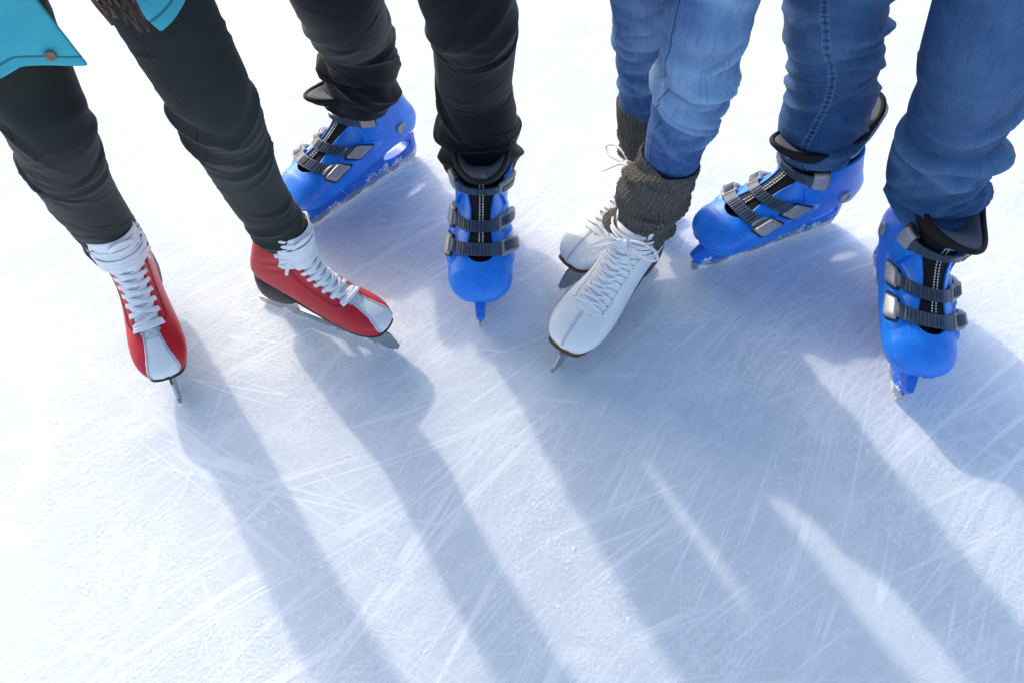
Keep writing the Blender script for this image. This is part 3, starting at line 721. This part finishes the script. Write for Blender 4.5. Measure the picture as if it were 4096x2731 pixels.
def body(person,loc,pelvis,legs,height):
    """one continuous skinned figure inside the clothes"""
    px,py,pz=pelvis; h=height
    sh=pz+.46*h/1.7
    pts=[(px,py,pz),(px,py+.01,pz+.20),(px,py+.01,sh-.05),(px,py,sh+.015),(px,py-.01,sh+.055),(px,py-.02,sh+.13),(px,py-.02,sh+.21)]
    rad=[.105,.095,.10,.055,.052,.098,.085]; ed=[(0,1),(1,2),(2,3),(3,4),(4,5),(5,6)]
    pts.append((px,py-.128,sh+.125)); rad.append(.017); ed.append((5,7))
    for sx in (-1,1):
        b=len(pts); pts+=[(px+sx*.165,py,sh-.04),(px+sx*.235,py+.03,sh-.28),(px+sx*.215,py-.06,sh-.48),(px+sx*.19,py-.10,sh-.56)]
        rad+=[.036,.036,.031,.034]; ed+=[(2,b),(b,b+1),(b+1,b+2),(b+2,b+3)]
        for f in range(5):
            q=len(pts); pts+=[(px+sx*(.205-.014*f),py-.115-.004*f,sh-.61),(px+sx*(.203-.014*f),py-.105,sh-.645)]
            rad+=[.009,.008]; ed+=[(b+3,q),(q,q+1)]
    for st in legs:
        st=np.array(st); k=0; b=len(pts); prev=0
        for q in catmull(st,9)[::-1]:
            pts.append(tuple(q[:3])); rad.append(float(q[3])*.55); ed.append((prev,len(pts)-1)); prev=len(pts)-1
        a=st[0]; pts.append((a[0],a[1],.12)); rad.append(.02); ed.append((prev,len(pts)-1))
    me=bpy.data.meshes.new('body'); me.from_pydata([tuple(np.array(p)-np.array(loc)) for p in pts],ed,[]); me.update()
    o=bpy.data.objects.new('body',me); me.materials.append(M['skin']); link(o,person)
    o.modifiers.new('skin','SKIN')
    lay=me.skin_vertices[0].data
    for v,r in zip(lay,rad): v.radius=(r,r)
    lay[0].use_root=True
    s=o.modifiers.new('smooth','SUBSURF'); s.levels=1; s.render_levels=1
    return o
def jacket(person,loc,pelvis,mat,hem,height,w=.19,d=.125,name='jacket'):
    px,py,pz=pelvis; sh=pz+.46*height/1.7; mb=MB(); a=np.linspace(0,2*PI,56,endpoint=False); V=[]
    zs=np.linspace(hem,sh+.02,22)
    for z in zs:
        k=(z-hem)/(sh+.02-hem); s=np.interp(k,[0,.3,.6,.85,.95,1],[1.03,.98,1.0,1.02,.8,.38]); 
        wob=1+.02*np.sin(5*a+z*30)
        V+=[(px+w*s*q*math.cos(t)-loc[0],py+d*s*q*math.sin(t)-loc[1],z-loc[2]) for t,q in zip(a,wob)]
    mb.add(V,grid_faces(22,56,True))
    for sx in (-1,1):
        P=catmull([(px+sx*.15,py,sh-.03),(px+sx*.225,py+.03,sh-.16),(px+sx*.245,py+.03,sh-.29),(px+sx*.22,py-.06,sh-.50),(px+sx*.195,py-.095,sh-.55)],40)-np.array(loc)
        V,F=tube(P,np.linspace(.072,.050,40),np.linspace(.072,.050,40),None,20); mb.add(V,F)
    return mb.build(name,mat,person)
def hair(person,loc,pelvis,height,mat):
    px,py,pz=pelvis; sh=pz+.46*height/1.7; c=np.array((px,py-.008,sh+.185))-np.array(loc); V=[]; a=np.linspace(0,2*PI,36,endpoint=False)
    for k,e in enumerate(np.linspace(-.35,PI/2,12)):
        for t in a:
            fr=1 if math.sin(t)>-.55 else (1 if e>.45 else .72)
            V.append(c+np.array((.098*math.cos(e)*math.cos(t)*fr,.112*math.cos(e)*math.sin(t)*fr+.012,.118*math.sin(e)+.01))*(1+.02*math.sin(9*t+3*k)))
    return mesh_obj('hair',V,grid_faces(12,36,True),mat,person)
M['hair_dark']=simple('dark_brown_hair',(.03,.018,.012),.5,noise_scale=200,bump=.5); M['hair_fair']=simple('fair_hair',(.30,.20,.10),.5,noise_scale=200,bump=.5)

# --- left person: slim dark grey trousers, turquoise coat
LR1=[(-.642,.836,.180,.0455),(-.640,.834,.198,.0455),(-.634,.824,.255,.0455),(-.62,.80,.35,.049),(-.597,.78,.431,.051),(-.581,.77,.494,.0525),(-.589,.79,.55,.056),(-.597,.82,.66,.064),(-.603,.86,.80,.076),(-.605,.87,.88,.082)]
LR2=[(-.369,.842,.212,.0430),(-.370,.840,.228,.0430),(-.379,.825,.321,.044),(-.372,.795,.431,.048),(-.361,.765,.528,.051),(-.381,.785,.596,.055),(-.406,.815,.66,.060),(-.44,.85,.77,.072),(-.46,.87,.88,.082)]
loc=(-.53,.84,0)
p=empty('person',loc,'person in slim dark grey trousers and turquoise coat wearing the red skates, at the left','person')
z1=[(.235,.345,7,.0030,.010,.055,.9,.6,.45),(.22,.34,6,.0022,.010,.06,-1.2,.5,-.3),(.02,.10,3,.0018,.010,.05,.8,.8,.5),(.10,.25,4,.0014,.016,.04,1.2,.6,.6)]
z2=[(.235,.345,6,.0030,.010,.055,1.0,.6,.4),(.20,.34,6,.0026,.010,.06,-1.3,.5,-.3),(.015,.09,4,.0028,.010,.06,-.2,1.2,.1)]
trousers(p,loc,[(LR1,make_folds(11,z1)),(LR2,make_folds(12,z2))],(-.53,.87,.93),M['dark_trousers'],.155,.115,seam_phi=[.42,.28])
body(p,loc,(-.53,.87,.93),[LR1,LR2],1.66)
hair(p,loc,(-.53,.87,.93),1.66,M['hair_fair'])
def coat(person,loc):
    """open knee-length coat: hem corners left and right of the front gap"""
    cx,cy=-.545,.875; na=260; nz=110; V=[];U=[];SM=[];S2=[];S3=[]
    ang=np.linspace(0,1,na)
    top=1.36
    # angle measured from the front (-y), positive to the picture's right; opening between a_l and a_r
    for r in range(nz):
        k=r/(nz-1)
        for j,q in enumerate(ang):
            # from left panel's front edge, round the back, to the right panel's front edge
            al=np.interp(k,[0,.25,.5,1],[.46,.30,.12,.05]); ar=np.interp(k,[0,.25,.5,1],[.80,.42,.14,.06])
            A=al-(q)*(2*PI-(ar-al)) if False else al-q*(2*PI+al-ar)
            hemz=np.interp(q,[0,.045,.12,.30,.7,.90,.955,1],[.629,.643,.602,.60,.61,.640,.690,.668])
            z=hemz+(top-hemz)*k
            fl=np.interp(k,[0,.35,.6,.85,1],[1.0,.93,.88,.86,.42])
            rx,ry=.225*fl,.200*fl
            wob=1+.02*math.sin(7*A+1)*(1-k)+.012*math.sin(17*A)*(1-k)**2
            sm=min(1,max(0,(q-.86)/.14)); sm=sm*sm*(3-2*sm)*(1-k)**2
            V.append((cx+rx*wob*math.sin(A)+.026*sm-loc[0],cy-ry*wob*math.cos(A)-.036*sm-loc[1],z-loc[2]))
            U.append((A*.22,z,0))
            # placket seam on the left panel, quilt seam above the hem
            SM.append((q-.078)*1.4); S2.append((z-(.705+.02*math.sin(A))) if .078<q<.93 else .05); S3.append(z-hemz-.012)
    o=mesh_obj('coat',V,grid_faces(nz,na),M['teal'],person,attrs={'uvw':np.array(U),'seam':np.array(SM),'seam2':np.array(S2),'seam3':np.array(S3)})
    m=o.modifiers.new('thickness','SOLIDIFY'); m.thickness=.007; m.offset=0
    b=o.modifiers.new('edge','BEVEL'); b.width=.002; b.segments=2; b.limit_method='ANGLE'
    mb=MB(); sh=1.36
    for sx in (-1,1):
        P=catmull([(cx+sx*.13,cy,1.31),(cx+sx*.225,cy+.03,1.2),(cx+sx*.25,cy+.03,1.07),(cx+sx*.22,cy-.06,.87),(cx+sx*.195,cy-.095,.82)],40)-np.array(loc)
        V,F=tube(P,np.linspace(.078,.055,40),np.linspace(.078,.055,40),None,20); mb.add(V,F)
    mb.build('sleeves',M['teal'],o)
    # snap near the left hem corner
    A=.335; zz=.650; rx,ry=.225*.997+.004,.200*.997+.004
    P=np.array((cx+rx*math.sin(A)-loc[0],cy-ry*math.cos(A)-loc[1],zz)); N=norm(np.array((math.sin(A)/rx,-math.cos(A)/ry,.02))); T1=norm(np.cross(N,[0,0,1.])); T2=np.cross(N,T1)
    a=np.linspace(0,2*PI,24,endpoint=False); rings=[(.0058,0),(.0058,.0016),(.0050,.0026),(.0036,.0026),(.0032,.0019),(.0006,.0021)]
    Vs=[P+N*h+(T1*np.cos(x)+T2*np.sin(x))*r for r,h in rings for x in a]
    mesh_obj('snap_button',Vs,grid_faces(6,24,True),M['snap'],o)
    return o
ct=coat(p,loc)
# scarf hanging down the front, fringe at its end
rs=random.Random(5); mb=MB()
P=catmull([(-.47,.80,1.40),(-.455,.72,1.33),(-.43,.68,1.15),(-.395,.665,.95),(-.372,.655,.80)],50)-np.array(loc)
V,F=tube(P,np.linspace(.055,.026,50),.010,np.tile((0,-1.,0),(50,1)),14); mb.add(V,F); scarf=mb.build('scarf',M['scarf'],p)
for mat,cnt in ((M['scarf'],34),(M['scarf_pale'],12)):
    mb=MB()
    for k in range(cnt):
        x=-.372+rs.uniform(-.016,.012); ln=rs.uniform(.05,.105); y=.654+rs.uniform(-.008,.008); ph=rs.uniform(0,6)
        pts=[(x,y,.802)]+[(x+.010*math.sin(ph+3*q)*q+.016*q,y-.004*q+.004*math.sin(ph+5*q),.802-ln*q) for q in (.35,.7,1.)]
        V,F=tube(catmull(pts,16)-np.array(loc),[rs.uniform(.0012,.0022)]*16,.0014,None,6); mb.add(V,F)
    mb.build('fringe',mat,scarf)

# --- second person: loose black trousers
BK1=[(-.290,1.190,.195,.058),(-.285,1.19,.215,.063),(-.276,1.19,.248,.068),(-.272,1.19,.285,.067),(-.268,1.17,.358,.067),(-.262,1.09,.45,.067),(-.258,1.05,.58,.076),(-.257,1.09,.78,.086),(-.255,1.08,.90,.092)]
BK2=[(-.056,1.055,.168,.060),(-.056,1.052,.182,.065),(-.056,1.055,.209,.069),(-.057,1.062,.237,.070),(-.059,1.062,.282,.065),(-.062,1.06,.33,.062),(-.059,1.04,.391,.063),(-.056,1.02,.453,.0635),(-.062,.99,.53,.068),(-.075,1.02,.70,.080),(-.085,1.05,.90,.092)]
loc=(-.17,1.12,0)
p=empty('person',loc,'person in loose black trousers bunched over the tops of blue skates, second from the left','person')
z1=[(.0,.10,9,.0055,.011,.06,.2,2.6,.15),(.03,.20,5,.004,.014,.05,-1.3,.7,.7),(.14,.30,4,.003,.02,.05,.9,.8,-.7)]
z2=[(.0,.085,11,.0060,.010,.07,.2,2.6,.1),(.26,.36,6,.0050,.016,.07,.2,1.1,-.5),(.07,.16,4,.003,.014,.05,1.4,.6,.8)]
trousers(p,loc,[(BK1,make_folds(21,z1)),(BK2,make_folds(22,z2))],(-.17,1.075,.97),M['black_trousers'],.18,.125,seam_phi=[.35,.02])
body(p,loc,(-.17,1.075,.97),[BK1,BK2],1.78)
jacket(p,loc,(-.17,1.075,.97),M['jacket_dark'],.86,1.78,.205,.14); hair(p,loc,(-.17,1.075,.97),1.78,M['hair_dark'])

# --- third person: light washed jeans, grey leg warmers
WJ1=[(.238,.881,.298,.0405),(.239,.881,.313,.041),(.24,.881,.341,.042),(.237,.864,.405,.0445),(.238,.851,.452,.0445),(.235,.831,.507,.0455),(.226,.811,.559,.046),(.223,.801,.60,.0475),(.226,.805,.65,.053),(.240,.84,.76,.068),(.255,.87,.87,.080)]
WJ2=[(.224,1.042,.280,.042),(.222,1.04,.296,.043),(.216,1.03,.348,.045),(.205,1.01,.408,.0455),(.192,.99,.476,.0465),(.179,.965,.545,.048),(.160,.94,.65,.060),(.148,.93,.76,.073),(.142,.925,.87,.080)]
loc=(.21,.94,0)
p=empty('person',loc,'person in tight washed blue jeans and slouchy grey leg warmers on white skates','person')
z1=[(.13,.28,12,.0046,.010,.055,.8,.9,.5),(.12,.32,9,.0042,.009,.045,-1.2,.6,-.45),(.22,.38,6,.0044,.014,.06,.2,1.,.25)]
z2=[(.10,.28,12,.0044,.010,.055,.0,1.2,-.25),(.12,.26,6,.0040,.009,.05,-1.3,.5,.3)]
fd=lambda li,t,ph:np.clip((t-.10)/.16,0,1)*np.exp(-((ph+.1)/.9)**2)*.52+.01
trousers(p,loc,[(WJ1,make_folds(31,z1)),(WJ2,make_folds(32,z2))],(.20,.90,.93),M['denim_light'],.155,.12,seam_phi=[1.05,1.2],fade_fn=fd)
def legwarmer(person,loc,st,seed,zones):
    folds=make_folds(seed,zones)
    V,uv,fade,L,rm,ph=leg_surface(st,150,150,folds,.96,ribs=lambda t,p:.0009*np.cos(p*34+.6*np.sin(t*60)))
    nr=V.shape[0]; cap=V[-1].mean(0)+(V[-1]-V[-1].mean(0))*.86; lip=V[-1].mean(0)+(V[-1]-V[-1].mean(0))*.95+np.array((0,0,.004))
    V=np.concatenate([V,lip[None],cap[None]]); uv=np.concatenate([uv,uv[-1:]+np.array((0,.004,0)),uv[-1:]+np.array((0,.009,0))])
    return mesh_obj('leg_warmer',V.reshape(-1,3)-np.array(loc),grid_faces(nr+2,150,True),M['knit'],person,attrs={'uvw':uv.reshape(-1,3)})
K1=[(.206,.872,.172,.046),(.207,.872,.184,.0495),(.211,.874,.203,.0505),(.217,.877,.228,.0505),(.220,.881,.25,.0535),(.230,.881,.29,.0515),(.238,.881,.331,.0485)]
K2=[(.240,1.04,.200,.042),(.238,1.04,.215,.0465),(.234,1.04,.235,.049),(.228,1.04,.268,.0495),(.220,1.04,.318,.0485)]
legwarmer(p,loc,K1,41,[(.01,.14,13,.0052,.009,.075,.2,2.6,-.28)]); legwarmer(p,loc,K2,42,[(.01,.11,9,.0050,.010,.06,.2,2.6,-.2)])
body(p,loc,(.20,.90,.93),[WJ1,WJ2],1.68)
jacket(p,loc,(.20,.90,.93),M['jacket_grey'],.84,1.68,.18,.13,'sweater'); hair(p,loc,(.20,.90,.93),1.68,M['hair_fair'])

# --- fourth person: loose mid blue jeans
MJ3=[(.545,1.047,.182,.052),(.537,1.047,.200,.058),(.532,1.047,.225,.065),(.526,1.047,.264,.070),(.520,1.037,.313,.071),(.506,1.027,.364,.068),(.483,1.007,.424,.066),(.460,.987,.48,.064),(.436,.967,.55,.071),(.41,.96,.72,.082),(.395,.955,.92,.092)]
MJ4=[(.732,.916,.168,.050),(.728,.915,.183,.057),(.706,.915,.216,.065),(.681,.915,.258,.070),(.661,.905,.309,.072),(.653,.895,.367,.070),(.635,.885,.424,.070),(.616,.865,.481,.068),(.594,.855,.53,.069),(.578,.847,.575,.067),(.572,.85,.63,.071),(.565,.87,.76,.082),(.555,.89,.92,.092)]
loc=(.60,.98,0)
p=empty('person',loc,'person in loose mid blue jeans crumpled over blue skates, at the far right','person')
z1=[(.0,.06,7,.0055,.011,.06,.3,2.4,.2),(.22,.42,8,.0062,.013,.055,-1.0,.8,.6),(.08,.32,9,.0045,.011,.045,-1.1,.5,.9),(.18,.40,7,.0050,.014,.05,1.4,.6,-.5)]
z2=[(.0,.11,11,.0076,.012,.07,.2,2.4,.15),(.18,.32,9,.0056,.012,.07,.1,1.3,.25),(.10,.22,7,.0046,.013,.055,.3,1.4,-.4),(.30,.44,5,.0050,.016,.065,-.9,.8,-.5)]
fd=lambda li,t,ph:np.clip((t-.17)/.22,0,1)*np.exp(-((ph-.25)/.9)**2)*(.30 if li==0 else .52)+.01
trousers(p,loc,[(MJ3,make_folds(51,z1)),(MJ4,make_folds(52,z2))],(.475,.925,.99),M['denim_mid'],.18,.125,seam_phi=[lambda t:.42+.16*np.sin(t*16),lambda t:-1.28+.1*np.sin(t*14)],fade_fn=fd)
body(p,loc,(.475,.925,.99),[MJ3,MJ4],1.8)
jacket(p,loc,(.475,.925,.99),M['jacket_navy'],.88,1.8,.205,.14); hair(p,loc,(.475,.925,.99),1.8,M['hair_dark'])

# ------------------------------------------------------------------ ice
def ice_mat():
    t=NT('rink_ice'); c=t.coord('Object')
    big=t.noise(c,2.2,3,.55); mid=t.noise(c,11,4,.65); fine=t.noise(c,170,3,.6); vf=t.noise(c,620,2,.6)
    warp=t.noise(c,1.3,1,.5,'Color')
    wv=t.N('ShaderNodeVectorMath',_operation='MULTIPLY_ADD'); t.l.new(warp,wv.inputs[0]); wv.inputs[1].default_value=(.07,.07,0); t.l.new(c,wv.inputs[2]); cw=wv.outputs[0]
    mk=t.N('ShaderNodeSeparateColor',Color=t.noise(c,2.7,3,.6,'Color')); mk2=t.N('ShaderNodeSeparateColor',Color=t.noise(t.mapping(c,(1,1,1),(0,0,0),(9.3,4.1,0)),4.3,3,.65,'Color'))
    masks=[t.step(o,.42,.60,.10,.95) for o in (*mk.outputs[:3],*mk2.outputs[:3])]
    def line_set(v,eps,k,w):
        n=t.noise(v,1,1.5,.5); d=t.math('ABSOLUTE',t.math('SUBTRACT',n,.5))
        return t.math('MULTIPLY',t.math('MULTIPLY',t.step(d,0,eps,1,0),masks[k%6]),w)
    tot=None
    sets=[(t.mapping(cw,(sx,sy,1),(0,0,R(ang)),(k*.37+.1,k*.81,0)),eps,k,w) for k,(ang,sx,sy,eps,w) in enumerate([(36,.35,24,.014,1.),(47,.5,62,.030,.55),(22,.3,30,.016,.8),(61,.35,30,.015,.85),(84,.3,17,.006,.7),(-34,.35,15,.006,.6),(-63,.35,13,.005,.6),(6,.3,14,.005,.65),(40,.25,9,.0030,1.),(33,.28,95,.026,.45),(67,.3,80,.024,.40)])]
    for k,(cx,cy,f,eps) in enumerate([(2.6,-2.2,22,.011),(-3.1,2.4,17,.008),(.4,3.8,15,.007)]):
        q=t.N('ShaderNodeVectorMath',_operation='SUBTRACT'); t.l.new(cw,q.inputs[0]); q.inputs[1].default_value=(cx,cy,0)
        ln=t.N('ShaderNodeVectorMath',_operation='LENGTH'); t.l.new(q.outputs[0],ln.inputs[0])
        sp=t.N('ShaderNodeSeparateXYZ',Vector=q.outputs[0]); an=t.math('ARCTAN2',sp.outputs[1],sp.outputs[0])
        cb=t.N('ShaderNodeCombineXYZ'); t.l.new(t.math('MULTIPLY',ln.outputs['Value'],f),cb.inputs[0]); t.l.new(t.math('MULTIPLY',an,1.1),cb.inputs[1])
        sets.append((cb.outputs[0],eps,k+2,.85))
    for v,eps,k,w in sets:
        q=line_set(v,eps,k,w); tot=q if tot is None else t.math('MAXIMUM',tot,q)
    # dull polished streaks and frosted bloom
    stre=t.noise(t.mapping(cw,(3,42,1),(0,0,R(38))),1,4,.65)
    stre2=t.noise(t.mapping(cw,(5,60,1),(0,0,R(60))),1,4,.65)
    fro=t.math('ADD',t.math('MULTIPLY',mid,.6),t.math('MULTIPLY',fine,.45))
    frost=t.math('MULTIPLY',t.step(fro,.47,.60),t.step(t.noise(c,3.3,3,.65),.42,.62,.25,1.))
    spk=t.math('MULTIPLY',t.step(vf,.62,.72),t.step(t.noise(c,14,3,.7),.42,.66))
    base=t.mix(t.step(big,.3,.7),(.625,.685,.735),(.725,.77,.80))
    base=t.mix(t.step(t.math('ADD',t.math('MULTIPLY',stre,.5),t.math('MULTIPLY',stre2,.5)),.42,.62,0,.42),base,(.74,.80,.86))
    base=t.mix(t.math('MULTIPLY',frost,.8),base,(.82,.86,.90))
    base=t.mix(t.math('MULTIPLY',tot,.95),base,(.92,.95,.98))
    base=t.mix(t.math('MULTIPLY',spk,.8),base,(.94,.96,.98))
    t.set(Base__Color=base,Roughness=t.math('SUBTRACT',.92,t.math('MULTIPLY',stre,.35)))
    t.b.inputs['IOR'].default_value=1.31; t.b.inputs['Specular IOR Level'].default_value=.12
    t.b.inputs['Subsurface Weight'].default_value=.38; t.b.inputs['Subsurface Radius'].default_value=(.75,.9,1.); t.b.inputs['Subsurface Scale'].default_value=.12
    h=t.math('ADD',t.math('MULTIPLY',fine,.5),t.math('ADD',t.math('MULTIPLY',vf,.35),t.math('MULTIPLY',tot,.25)))
    h=t.math('ADD',h,t.math('MULTIPLY',frost,.5))
    t.bump(h,.75,.0018)
    return t.m
ICE=ice_mat()
g=mesh_obj('ice',[(-60,-60,0),(60,-60,0),(60,60,0),(-60,60,0)],[(0,1,2,3)],ICE,None,False)
tag(g,'pale scratched rink ice under all the skates','ice',kind='structure')
def snow_mat(name,col):
    t=NT(name); c=t.coord()
    n=t.noise(c,900,2,.6)
    t.set(Base__Color=t.mix(n,tuple(x*.94 for x in col),col),Roughness=.55)
    t.b.inputs['Specular IOR Level'].default_value=.3
    return t.m
SNOW=snow_mat('ice_shavings',(.88,.91,.94))
BLADES=[(-.423,1.031,-.205,1.252),(-.057,.800,-.059,1.12),(.338,.936,.638,1.066),(.648,.650,.696,.973),(-.557,.647,-.680,.91),(-.202,.755,-.47,.868),(.069,.708,.25,.953),(.091,.889,.325,1.076)]
def shavings(seed):
    r=np.random.default_rng(seed); V=[];F=[]
    cl=[]
    for k in range(260): cl.append((r.uniform(-1.2,1.5),r.uniform(.05,2.0),r.uniform(.01,.06),r.integers(8,45),r.uniform(0,PI),r.uniform(.15,1.)))
    # shavings swept up beside the blades and along heavy stops
    for (x,y,s,n) in [(.10,.55,.03,70),(.02,.62,.02,60),(-.02,.70,.03,70),(.05,.46,.035,90),(.12,.44,.03,70),(-.05,.90,.03,80),(.30,.70,.05,110),(.36,.62,.04,90),(.52,.44,.05,110),(.60,.35,.05,100),(-.30,.60,.05,110),(-.36,.45,.05,150),(-.33,.40,.05,130),(.0,.33,.05,110),(.08,.36,.03,60),(.18,.24,.05,110),(.64,.62,.03,70),(.44,.52,.03,60),(-.48,.80,.05,90),(-.14,1.02,.05,80),(.70,.55,.04,60)]: cl.append((x,y,s,n,r.uniform(0,PI),r.uniform(.3,.9)))
    def flake(px,py,s):
        b=len(V); m=r.integers(4,7); a0=r.uniform(0,6); st=r.uniform(.45,1.6); an=r.uniform(0,PI); h=s*r.uniform(.12,.4)
        tx,ty=r.normal(0,.3,2)
        for q in range(m):
            a=a0+q*2*PI/m+r.uniform(-.3,.3); rr=s*r.uniform(.6,1.15); ux,uy=rr*math.cos(a)*st,rr*math.sin(a)
            V.append((px+ux*math.cos(an)-uy*math.sin(an),py+ux*math.sin(an)+uy*math.cos(an),.0002))
        V.append((px+s*tx*.5,py+s*ty*.5,h))
        for q in range(m): F.append((b+q,b+(q+1)%m,b+m))
    for (x0,y0,x1,y1) in BLADES:
        L=math.hypot(x1-x0,y1-y0); nx,ny=-(y1-y0)/L,(x1-x0)/L
        for k in range(150):
            q=r.uniform(-.05,1.06); o=r.choice([-1,1])*abs(r.normal(.004,.008)); flake(x0+(x1-x0)*q+nx*o,y0+(y1-y0)*q+ny*o,float(np.clip(r.lognormal(-6.9,.5),.0004,.0034)))
    for (x,y,s,n,an,asp) in cl:
        for k in range(int(n)):
            u=r.normal(0,s); v=r.normal(0,s*asp*.6)
            flake(x+u*math.cos(an)-v*math.sin(an),y+u*math.sin(an)+v*math.cos(an),float(np.clip(r.lognormal(-7.0,.6),.0004,.0042)))
    for k in range(8000): flake(r.uniform(-1.3,1.6),r.uniform(.0,2.2),float(np.clip(r.lognormal(-7.5,.45),.0003,.0018)))
    o=mesh_obj('ice_shavings',V,F,SNOW,None,False)
    return tag(o,'loose white ice shavings and snow crumbs scattered over the rink','ice shavings',kind='stuff')
shavings(9)

# ------------------------------------------------------------------ light, sky, camera
EL=29.5; AZ=34.5
sun=bpy.data.lights.new('sun','SUN'); sun.energy=1.05; sun.angle=R(1.5); sun.color=(1,.91,.80)
so=bpy.data.objects.new('sun',sun); COL.objects.link(so)
d=Vector((-math.sin(R(AZ))*math.cos(R(EL)),math.cos(R(AZ))*math.cos(R(EL)),math.sin(R(EL))))
so.rotation_euler=d.to_track_quat('Z','Y').to_euler(); so.location=d*6
w=bpy.data.worlds.new('World'); scene.world=w; w.use_nodes=True
nt=w.node_tree; bg=nt.nodes['Background']; sk=nt.nodes.new('ShaderNodeTexSky'); sk.sky_type='NISHITA'; sk.sun_disc=False
sk.sun_elevation=R(EL); sk.sun_rotation=R(-AZ); sk.air_density=1.; sk.dust_density=2.6; sk.ozone_density=1.
nt.links.new(sk.outputs[0],bg.inputs[0]); bg.inputs[1].default_value=.15
cam=bpy.data.cameras.new('camera'); co=bpy.data.objects.new('camera',cam); COL.objects.link(co)
co.location=(0,0,1.13); co.rotation_euler=(R(90-55.5),0,0); cam.sensor_width=36; cam.lens=27; cam.clip_start=.02; cam.clip_end=500
scene.camera=co
scene.view_settings.view_transform='Standard'; scene.view_settings.look='None'; scene.view_settings.exposure=1.09; scene.view_settings.gamma=1
